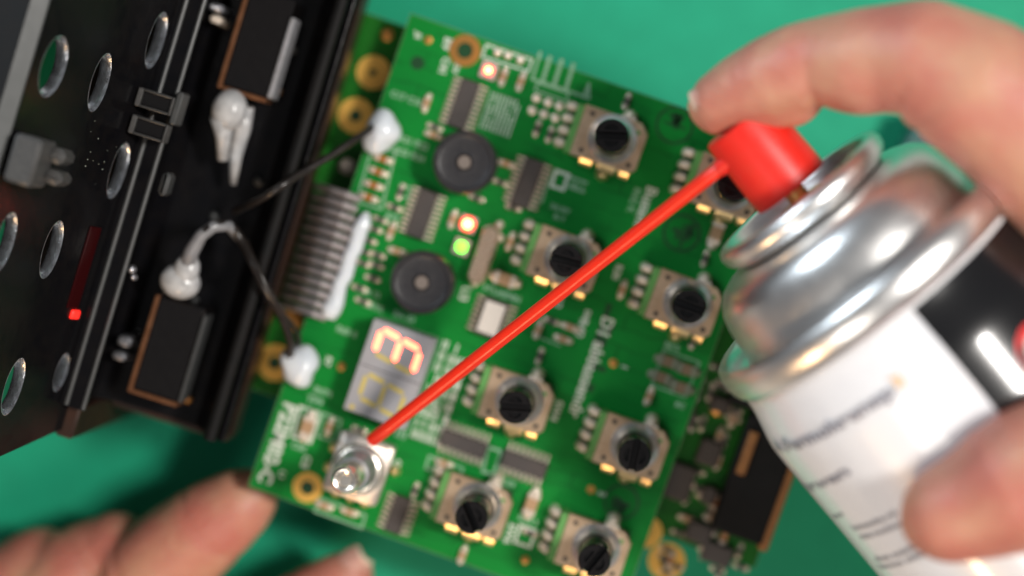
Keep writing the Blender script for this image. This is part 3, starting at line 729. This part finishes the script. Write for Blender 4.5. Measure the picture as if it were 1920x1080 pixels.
for px, py, r, m in [(549,92,.09,'band'),(545,62,.06,'band'),(556,40,.07,'band'),(352,748,.09,'copper'),(520,170,.09,'copper'),(382,588,.08,'band'),(484,340,.1,'band'),(364,562,.07,'band'),(400,405,.09,'band'),(246,505,.08,'bush'),(250,520,.06,'bush')]:
    screw(px, py, 4.15 if px > 300 else 6.1, r, m)
# latch clips on the rail: open frames
def clip(px, py, z, w, h, m, m2):
    p = H(px, py, z); q = MB(); t = 0.042
    q.box(-w/2, -w/2 + t*2.2, -h/2, h/2, -0.35, 0, 0.015); q.box(w/2 - t, w/2, -h/2, h/2, -0.35, 0, 0.015)
    q.box(-w/2 + t*2.2 + .001, w/2 - t - .001, -h/2, -h/2 + t, -0.35, 0.01, 0.015); q.box(-w/2 + t*2.2 + .001, w/2 - t - .001, h/2 - t, h/2, -0.35, 0.01, 0.015)
    o = part('latch_clip', q, M[m], house, p)
    q = MB(); q.box(-w/2 + t*2.3, w/2 - t*1.1, -h/2 + t*1.1, h/2 - t*1.1, -0.3, -0.08, 0.01); part('latch_tongue', q, M[m2], o)
clip(290, 190, 6.9, 0.70, 0.36, 'band2' if 'band2' in M else 'edgegrey', 'blackgloss') if False else None
M['edgegrey'] = mat('grey_clip_plastic', (0.075, 0.073, 0.07), 0.32, noise=(14, 1.0, (0.05, 0.05, 0.05)))  # mottled grey for the clip frames and grip pads
clip(289, 190, 6.9, 0.66, 0.33, 'edgegrey', 'blackgloss'); clip(277, 241, 6.9, 0.66, 0.33, 'edgegrey', 'blackgloss')
q = MB(); p = H(330, 203, 6.8); q.box(-0.06, 0.06, -0.3, 0.3, -0.5, 0, 0.03); part('clip_post', q, M['band'], house, p)
bit('grip_pad', 42, 300, 10.4, 0.46, 0.78, 'edgegrey', 0.8, 0.05); bit('grip_pad', 103, 292, 9.8, 0.30, 0.26, 'edgegrey', 0.6, 0.08); bit('grip_pad', 95, 332, 9.8, 0.34, 0.24, 'edgegrey', 0.6, 0.08)
bit('locating_pin', 307, 345, 6.6, 0.16, 0.42, 'band', 0.4, 0.06)
# dust specks lying on the panel
q = MB()
for i in range(14):
    a_, b_ = PP(random.gauss(185, 14), random.gauss(290, 45)); r_ = random.uniform(0.004, 0.009)
    q.sphere((a_, b_, r_*0.6), r_, 6, 4)
tag(part('dust', q, M['silk'], po), kind='stuff')
# red indicator with its light streaked up the panel, painted as a dark red strip
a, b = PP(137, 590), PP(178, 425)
q = MB(); q.box(a[0] - 0.10, a[0] + 0.16, a[1] - 0.07, a[1] + 0.09, 0.002, 0.05, 0.02); part('red_indicator', q, M['reddim'], po)
M['streak'] = mat('painted_red_streak', (0.025, 0.0015, 0.002), 0.3, spec=0.15)  # red light of the indicator put into the colour
q = MB(); q.box(b[0] - 0.16, b[0] + 0.20, a[1] + 0.12, b[1], 0.002, 0.03, 0.01); part('red_streak', q, M['streak'], po)
# glue and wires on the housing
def hblob(px, py, z, r, s, mul=1.0):
    p = H(px, py, z); q = MB(); q.sphere((0, 0, 0), r, 24, 12, s); return part('glue_blob', q, M['glue2'], house, p, smooth=180)
M['glue2'] = mat('grey_hot_glue', (0.50, 0.50, 0.50), 0.25, noise=(5, 0.6, (0.26, 0.26, 0.27)), bump=(4, 0.3, 0.06))
hblob(430, 206, 5.2, 0.34, (0.95, 1.15, 0.8))
q = MB(); q.tube([tuple(H(x, y, z)) for x, y, z in [(418, 220, 5.2), (419, 260, 5.0), (418, 300, 4.9)]], [0.24, 0.14, 0.10], 12); part('glue_run', q, M['glue2'], house, smooth=180)
q = MB(); q.tube([tuple(H(x, y, z)) for x, y, z in [(462, 200, 5.0), (455, 240, 4.9), (442, 290, 4.8), (437, 345, 4.6)]], [0.15, 0.16, 0.13, 0.06], 12); part('glue_run', q, M['glue2'], house, smooth=180)
hblob(338, 528, 5.3, 0.38, (1.0, 0.85, 0.7)); hblob(350, 505, 5.4, 0.24, (1, 1.3, 0.8))
def wire(name, pts, r, m, label, cat='wire', group=None):
    P = [W(*p) for p in pts]; o0 = P[0].copy(); F = []
    for i in range(len(P) - 1):
        a = P[max(i-1, 0)]; b = P[i]; c = P[i+1]; d = P[min(i+2, len(P)-1)]
        for j in range(6):
            t = j/6
            F.append(0.5*((2*b) + (c - a)*t + (2*a - 5*b + 4*c - d)*t*t + (3*b - a - 3*c + d)*t**3))
    F.append(P[-1])
    q = MB(); q.tube([tuple(v - o0) for v in F], r, 12)
    o = part(name, q, M[m], None, o0, smooth=180); return tag(o, label, cat, group)
wire('cable', [(352,500,5.4),(368,455,5.6),(398,425,5.7),(432,425,5.4),(455,455,5.3),(475,495,5.6),(500,545,5.6),(528,592,5.2),(545,640,4.7),(542,672,4.25)], 0.085, 'wire', 'black cable looping from the lower relay down to the lower glue blob on the board')
wire('heat_shrink_sleeve', [(350,498,5.42),(366,456,5.62),(396,426,5.72),(430,424,5.42),(452,450,5.06)], [0.12]*25, 'grey', 'x') if False else None
M['sleeve'] = mat('grey_sleeve', (0.24, 0.24, 0.25), 0.3, noise=(5, 0.6, (0.15, 0.15, 0.16)))
q = MB(); q.tube([tuple(H(x, y, z)) for x, y, z in [(348,506,5.4),(360,470,5.55),(378,440,5.65),(400,425,5.7),(428,423,5.45),(448,445,5.15)]], [0.15, 0.14, 0.12, 0.11, 0.10, 0.095], 12); part('cable_sleeve', q, M['sleeve'], house, smooth=180)
wire('cable', [(700,238,4.35),(665,262,4.8),(620,292,5.1),(570,322,5.4),(525,350,5.7),(488,374,5.5),(440,396,4.7)], 0.07, 'wire', 'black cable arching from the upper glue blob to the housing')
wire('thin_wire', [(545,655,4.35),(562,640,4.5),(550,612,4.9),(518,572,5.5),(484,505,5.7),(462,450,5.2)], 0.04, 'wire', 'thin black wire beside the cable into the lower glue blob')

# ------------------------------------------------------------------ spray can
axd_img = Vector((0.615, 0.788))
zt = 9.3
P0 = W(1480, 348, zt); P1 = W(1480 + 64*6, 348 + 77*6, zt)
h = (P1 - P0).normalized(); tilt = R(4.5)
axis = (h * math.cos(tilt) + Vector((0, 0, -1)) * math.sin(tilt)).normalized()   # points from the nozzle towards the bottom
# local frame: z = towards the nozzle, x = across the picture (towards upper right), y = towards the camera
zc = -axis; xc = Vector((0, 0, 1)).cross(zc).normalized() * -1; yc = zc.cross(xc)
if yc.z < 0: xc = -xc; yc = zc.cross(xc)
CM = Matrix(((xc.x, yc.x, zc.x, P0.x), (xc.y, yc.y, zc.y, P0.y), (xc.z, yc.z, zc.z, P0.z), (0, 0, 0, 1)))
can = tag(empty('spray_can', CM), 'silver topped white and black aerosol can with red nozzle and long red straw', 'spray can')
def prof(l): return [(-s, r) for s, r in l]
q = MB()
q.lathe(prof([(0.62, 0.0005), (0.62, 1.02), (0.50, 1.16), (0.30, 1.27), (0.18, 1.34), (0.13, 1.42), (0.13, 1.50), (0.18, 1.57), (0.27, 1.60), (0.38, 1.58), (0.46, 1.52), (0.53, 1.42)]), 96)
part('valve_cup', q, M['can'], can, smooth=60)
q = MB()
q.lathe(prof([(0.54, 1.36), (0.58, 1.43), (0.60, 1.56), (0.64, 1.76), (0.72, 1.94), (0.84, 2.07), (1.00, 2.16), (1.20, 2.22), (1.40, 2.25), (1.60, 2.27), (1.78, 2.30), (1.90, 2.35), (2.00, 2.43), (2.04, 2.49), (2.00, 2.56),
              (1.85, 2.60), (1.72, 2.63), (1.64, 2.68), (1.61, 2.74), (1.65, 2.80), (1.76, 2.84), (1.90, 2.85), (2.04, 2.83), (2.14, 2.79), (2.20, 2.74), (2.22, 2.68)]), 128)
part('dome', q, M['can'], can, smooth=60)
q = MB()
q.lathe(prof([(2.16, 2.68), (2.24, 2.72), (2.36, 2.73), (2.50, 2.75), (2.72, 2.80), (2.92, 2.85), (3.10, 2.885), (3.3, 2.895), (15.0, 2.895)]), 128)
part('body', q, M['canwhite'], can, smooth=60)
q = MB(); q.lathe(prof([(14.9, 2.85), (15.0, 2.93), (15.15, 2.94), (15.3, 2.9), (15.3, 2.8), (15.0, 2.6), (14.6, 0.001)]), 96); part('base_rim', q, M['can'], can, smooth=60)
# stem and actuator
q = MB(); q.lathe(prof([(0.62, 0.52), (0.35, 0.50), (0.28, 0.40), (0.28, 0.18), (-0.05, 0.17)]), 32, cap1=True); part('valve_stem', q, M['brass'], can)
q = MB(); q.lathe(prof([(0.05, 0.50), (0.05, 0.645), (0.02, 0.66), (-0.04, 0.66), (-0.6, 0.645), (-1.22, 0.63), (-1.30, 0.615), (-1.33, 0.57), (-1.26, 0.3), (-1.24, 0.0008)]), 56, cap0=True); noz = part('nozzle', q, M['red'], can)
q = MB(); q.ring(0, 0, -0.05, 0.02, 0.40, 0.60, 32); part('nozzle_skirt', q, M['red'], can)
# label print wrapped on the can
def on_can(s_, th, r=2.897):   # s_: distance below the nozzle, th: angle from camera side, positive to +x
    return Vector((r*math.sin(th), r*math.cos(th), -s_))
BODY = [(2.16, 2.68), (2.24, 2.72), (2.36, 2.73), (2.50, 2.75), (2.72, 2.80), (2.92, 2.85), (3.10, 2.885), (3.3, 2.895), (15.0, 2.895)]
def body_r(x):
    for (a, ra), (b_, rb) in zip(BODY, BODY[1:]):
        if x <= b_: return ra + (rb - ra) * max(0, (x - a)) / (b_ - a)
    return 2.895
def patch(name, s0, s1, t0, t1, m, dr=0.005, n=40):
    rows = sorted({s0, s1} | {x for x, _ in BODY if s0 < x < s1}); k = len(rows) - 1
    q = MB(); vs = []; fs = []
    for x in rows:
        for j in range(n+1):
            vs.append(tuple(on_can(x, t0 + (t1 - t0)*j/n, body_r(x) + dr)))
    for i in range(k):
        for j in range(n): a = i*(n+1)+j; fs.append((a, a+1, a+n+2, a+n+1))
    q.add(vs, fs); return part(name, q, M[m], can)
def can_of(px, py, r=2.897):
    # where the ray of a picture point meets the label cylinder -> (s, th)
    d = ray(px, py); o = Vector((0, 0, CAMZ)); inv = CM.inverted()
    lo = inv @ o; ld = inv.to_3x3() @ d
    a = ld.x**2 + ld.y**2; b = 2*(lo.x*ld.x + lo.y*ld.y); c = lo.x**2 + lo.y**2 - r*r
    t = (-b - math.sqrt(max(b*b - 4*a*c, 0))) / (2*a); p = lo + ld*t
    return -p.z, math.atan2(p.x, p.y)
bs0, bt0 = can_of(1740, 610); bs1, bt1 = can_of(1880, 785)
sg = 1 if can_of(1850, 560)[1] > bt0 else -1
TB = (bt0 + bt1)/2
patch('black_label', 2.27, bs1 + 0.9, TB, TB - 2.2, 'canblack')
def wrap_text(s, px0, py0, px1, py1, size, m, off=0.0, name='printed_text'):
    s0, t0 = can_of(px0, py0); s1, t1 = can_of(px1, py1)
    me = text_mesh(s, size, M[m], name, ext=0.0, bold=0.01)
    xs = [v.co.x for v in me.vertices]; mn, mx_ = min(xs), max(xs)
    L = (t1 - t0) * 2.897
    for v in me.vertices:
        u = (v.co.x - mn) / (mx_ - mn); y = v.co.y
        th = t0 + (t1 - t0)*u; ss = s0 + (s1 - s0)*u
        v.co = on_can(ss - y, th, 2.902)
    return link(name, me, can)
wrap_text('A Permohrenap', 1452, 838, 1676, 728, 0.29, 'print')
wrap_text('33', 1676, 720, 1692, 712, 0.25, 'printor')
wrap_text('nurwen', 1502, 910, 1590, 880, 0.26, 'print')
for k, (x0, y0, x1, y1, t) in enumerate([(1598,990,1680,960,'lcotsemeina pui'),(1612,1006,1690,980,'masn rewalona'),(1640,1048,1740,1012,'dosa natriem'),(1648,1062,1745,1030,'kroveo sidun'),(1560,968,1580,962,'mo')]):
    wrap_text(t, x0, y0, x1, y1, 0.13, 'printdim')
# red round emblem with pale centre, on the black label
es, et = can_of(1952, 650)
q = MB(); vs = [tuple(on_can(es, et, 2.902))]; n = 32
for k in range(n): vs.append(tuple(on_can(es + 0.42*math.sin(2*math.pi*k/n), et + 0.42/2.9*math.cos(2*math.pi*k/n), 2.902)))
q.add(vs, [(0, k+1, (k+1) % n + 1) for k in range(n)]); part('round_emblem', q, M['canred'], can)
q = MB(); vs = [tuple(on_can(es, et, 2.904))]
for k in range(n): vs.append(tuple(on_can(es + 0.27*math.sin(2*math.pi*k/n), et + 0.27/2.9*math.cos(2*math.pi*k/n), 2.904)))
q.add(vs, [(0, k+1, (k+1) % n + 1) for k in range(n)]); part('round_emblem', q, M['label'], can)
# seam line along the left of the label
ss, st = can_of(1470, 860)
patch('label_seam', 3.3, 15, st - 0.012, st + 0.012, 'seam', 0.003, 2)
# straw
SA = W(1350, 315, 9.45); SB = W(697, 826, 5.55)
ci = CM.inverted(); pts = []
for i in range(25):
    t = i/24; p = SA.lerp(SB, t); p.z -= 0.04 * math.sin(math.pi*t); pts.append(tuple(ci @ p))
start = ci @ SA; inner = Vector((0, 0, start.z)); pts = [tuple(start.lerp(inner, 0.35))] + pts
q = MB(); q.tube(pts, 0.122, 20, caps=False); q.tube(list(reversed(pts)), 0.08, 20, caps=False)
# end ring of the straw
n = 20; base_o = len(q.v)
ot = list(range(len(pts)*n - n, len(pts)*n)); inn = list(range(len(pts)*n, len(pts)*n + n))
o_ = [q.v[i] for i in ot]; i_ = [q.v[i] for i in inn]
b = len(q.v); q.v += o_
for v in o_:
    k = min(i_, key=lambda w: (Vector(w) - Vector(v)).length); q.v.append(k)
for j in range(n): q.f.append((b+j, b+(j+1) % n, b+n+(j+1) % n, b+n+j)); q.m.append(0)
part('straw', q, M['straw'], can, smooth=60)
q = MB(); d0 = (Vector(pts[2]) - Vector(pts[1])).normalized(); q.tube([tuple(Vector(pts[1]) - d0*0.25), tuple(Vector(pts[1]) + d0*0.0)], 0.145, 20); part('straw_socket', q, M['red'], can)

# ------------------------------------------------------------------ hands
def grow(chains, vox=0.085, smooth_it=8, creases=()):
    q = MB()
    for ch in chains:
        for i in range(len(ch) - 1):
            a, ra = ch[i]; b, rb = ch[i+1]; L = (b - a).length; n = max(3, int(L / 0.22))
            for k in range(n + (1 if i == len(ch) - 2 else 0)):
                t = k/n; q.sphere(tuple(a.lerp(b, t)), ra + (rb - ra)*t, 18, 10)
    me = q.mesh('hand_raw', M['skin'], 180)
    o = bpy.data.objects.new('tmp', me); col.objects.link(o)
    m = o.modifiers.new('r', 'REMESH'); m.mode = 'VOXEL'; m.voxel_size = vox; m.use_smooth_shade = True
    s = o.modifiers.new('s', 'SMOOTH'); s.factor = 0.5; s.iterations = smooth_it
    dg = bpy.context.evaluated_depsgraph_get()
    out = bpy.data.meshes.new_from_object(o.evaluated_get(dg)); out.name = 'hand'
    out.materials.clear(); out.materials.append(M['skin'])
    bpy.data.objects.remove(o)
    for c, t, w, dep, R_ in creases:      # skin folds: (point, direction across the fold, width, depth, reach)
        t = t.normalized()
        for v in out.vertices:
            e = v.co - c; L = e.length
            if L > R_: continue
            d = e.dot(t) + 0.04 * math.sin(v.co.x * 5 + v.co.y * 4)
            if abs(d) < 3*w:
                rad = (e - t*d); 
                if rad.length > 1e-4: v.co -= rad.normalized() * dep * math.exp(-(d/w)**2) * min(1, 1.6*(1 - L/R_))
    return out
def crease(a, b, w=0.08, dep=0.09, reach=1.5, cz=0.0):
    A = W(*a); Bv = W(*b); m_ = A.copy(); return (m_, Bv - A, w, dep, reach)
def Wc(l): return [(W(x, y, z), r) for x, y, z, r in l]
def nail(hand, px, py, z, L, Wd, along, normal, free=0.12):
    c = W(px, py, z); y = along.normalized(); zz = (normal - y * normal.dot(y)).normalized(); x = y.cross(zz)
    Mx = Matrix(((x.x, y.x, zz.x, c.x), (x.y, y.y, zz.y, c.y), (x.z, y.z, zz.z, c.z), (0, 0, 0, 1)))
    q = MB(); vs = []; fs = []; n, k = 10, 12
    for s_ in (0, 1):
        for i in range(k+1):
            v = -1 + 2*i/k; hw = Wd/2 * (1 - abs(v)**4 * 0.35)
            for j in range(n+1):
                u = -1 + 2*j/n
                vs.append((u*hw, v*L/2, -0.35*Wd*u*u - 0.05*v*v - 0.05*s_))
    for s_ in (0, 1):
        o = s_*(k+1)*(n+1)
        for i in range(k):
            for j in range(n):
                a = o + i*(n+1)+j; fs.append((a, a+1, a+n+2, a+n+1)); 
    q.add(vs, fs)
    q.m = [1 if (f[0] % ((k+1)*(n+1))) // (n+1) >= k - 1 else 0 for f in q.f]
    o = link('fingernail', q.mesh('fingernail', [M['nail'], M['nailtip']], 180), hand)
    o.matrix_world = Mx
    return o
# right hand
idx = Wc([(1330,200,9.5,.36),(1350,188,9.6,.48),(1392,168,9.75,.58),(1450,146,9.95,.68),(1500,128,10.1,.72),(1538,115,10.2,.69),(1575,116,10.35,.76),(1620,116,10.5,.84),(1675,108,10.7,.83),(1735,112,10.9,.93),(1830,165,11.0,1.10),(1930,235,10.9,1.20),(2080,370,10.6,1.4)])
pad = Wc([(1342,212,9.5,.36),(1400,192,9.6,.48),(1480,172,9.8,.58)])
mid = Wc([(2130,500,9.2,1.35),(2080,430,7.6,1.1),(2010,430,5.6,.95),(1950,520,4.2,.85),(1900,610,3.9,.75)])
rin = Wc([(2240,660,8.8,1.3),(2190,590,7.0,1.05),(2110,590,5.0,.92),(2040,680,3.7,.82),(1990,770,3.4,.72)])
pin_ = Wc([(2340,810,8.4,1.2),(2290,750,6.6,.95),(2210,750,4.8,.82),(2140,840,3.4,.72),(2100,900,3.1,.62)])
thu = Wc([(1762,972,11.75,.60),(1785,962,11.8,.76),(1850,938,11.9,.88),(1925,900,12.1,1.06),(2030,850,12.2,1.05),(2180,790,11.6,1.4),(2330,780,10.2,1.8)])
palm = [Wc([(2080,370,10.4,1.45),(2400,600,8.4,2.0),(2700,800,7.5,2.2)]), Wc([(2130,500,9.4,1.4),(2450,700,8.4,2.0)]), Wc([(2240,660,9.0,1.4),(2500,800,8.4,2.0),(2900,1000,7.0,2.4)]),
        Wc([(2340,810,8.6,1.3),(2600,900,8.2,1.9),(2900,1000,7.0,2.4)]), Wc([(2330,780,10.0,1.8),(2600,850,8.4,2.0)])]
fr = [crease((1540,195,10.2), (1606,190,10.4), 0.06, 0.08, 0.9), crease((1556,190,10.2), (1606,190,10.4), 0.05, 0.04, 0.8), crease((1700,190,10.8), (1756,210,10.9), 0.07, 0.05, 1.0), crease((1745,200,10.9), (1800,226,10.9), 0.06, 0.04, 1.0),
      crease((1900,915,12.05), (1960,885,12.1), 0.08, 0.05, 1.8), crease((1922,900,12.05), (1980,870,12.1), 0.07, 0.05, 1.8)]
hr = tag(link('hand', grow([idx, pad, mid, rin, pin_, thu] + palm, 0.075, 9, fr)), 'right hand with index finger pressing the red nozzle and thumb across the white can', 'hand')
d_ = (W(1336,193,9.55) - W(1465,139,9.95))
nail(hr, 1333, 150, 9.86, 0.86, 0.56, d_, Vector((-0.50, 0.78, 0.36)))
d_ = (W(1762,972,11.75) - W(1925,900,12.1))
nail(hr, 1800, 930, 12.56, 1.05, 0.95, d_, Vector((0.1, 0.30, 0.95)))
# left hand
li = Wc([(470,930,3.0,.55),(444,948,2.95,.72),(392,985,2.8,.88),(330,1035,2.5,.98),(262,1105,2.2,1.08),(190,1200,2.0,1.2),(100,1330,2.0,1.35)])
lm_ = Wc([(290,1160,1.2,.80),(250,1090,1.6,.92),(218,1052,1.8,1.0),(150,1085,1.9,1.1),(60,1180,1.9,1.2),(-20,1330,2,1.35)])
lr = Wc([(150,1180,1.2,.80),(110,1110,1.5,.92),(75,1080,1.7,1.0),(-20,1140,1.7,1.0),(-90,1230,1.8,1.1),(-140,1360,1.9,1.3)])
lp = Wc([(0,1230,1.0,.65),(-40,1170,1.2,.75),(-80,1150,1.3,.8),(-150,1190,1.5,.9),(-240,1380,1.7,1.15)])
lt = Wc([(655,1078,2.3,.50),(632,1098,2.3,.64),(580,1135,2.2,.76),(500,1185,2.1,.85),(400,1260,2.0,1.0),(250,1370,2.0,1.5),(100,1500,2.2,1.8)])
lpalm = [Wc([(100,1330,2.0,1.4),(0,1600,2.4,2.0)]), Wc([(-20,1330,2.0,1.4),(-60,1600,2.4,2.0)]), Wc([(-140,1360,2.0,1.35),(-120,1600,2.4,2.0)]), Wc([(-240,1380,1.8,1.2),(-180,1600,2.4,1.9),(-60,1800,2.5,2.2)]), Wc([(100,1500,2.2,1.8),(0,1700,2.4,2.2)])]
fl = [crease((262,1100,2.2), (310,1060,2.4), 0.08, 0.15, 1.8), crease((245,1118,2.2), (300,1075,2.4), 0.07, 0.14, 1.8), crease((285,1080,2.3), (330,1045,2.5), 0.05, 0.08, 1.6), crease((400,985,2.8), (450,945,2.9), 0.06, 0.06, 1.4),
      crease((192,1050,1.7), (220,1100,1.5), 0.06, 0.07, 1.4), crease((170,1062,1.7), (130,1090,1.8), 0.06, 0.07, 1.4), crease((590,1128,2.2), (640,1090,2.3), 0.06, 0.06, 1.2)]
hl = tag(link('hand', grow([li, lm_, lr, lp, lt] + lpalm, 0.075, 9, fl)), 'left hand at the lower left, index fingertip tucked under the board corner', 'hand')
d_ = (W(655,1078,2.3) - W(580,1135,2.2))
nail(hl, 655, 1068, 2.75, 0.75, 0.62, d_, Vector((0.45, 0.25, 0.8)))

# ------------------------------------------------------------------ box with woven label behind the can
bx = tag(empty('accessory_box', Matrix.Translation(W(1830, 310, 0.0)) @ Matrix.Rotation(R(-27), 4, 'Z')), 'small dark teal box with a grey woven label, behind the can', 'box')
q = MB(); q.box(-1.6, 3, -1.5, 0.4, 0.001, 1.2, 0.06); part('case', q, M['teal'], bx)
q = MB(); q.box(-1.4, 2.6, -0.1, 0.42, 1.201, 1.23, 0.01); part('woven_label', q, M['greylabel'], bx)
bpy.context.view_layer.update()
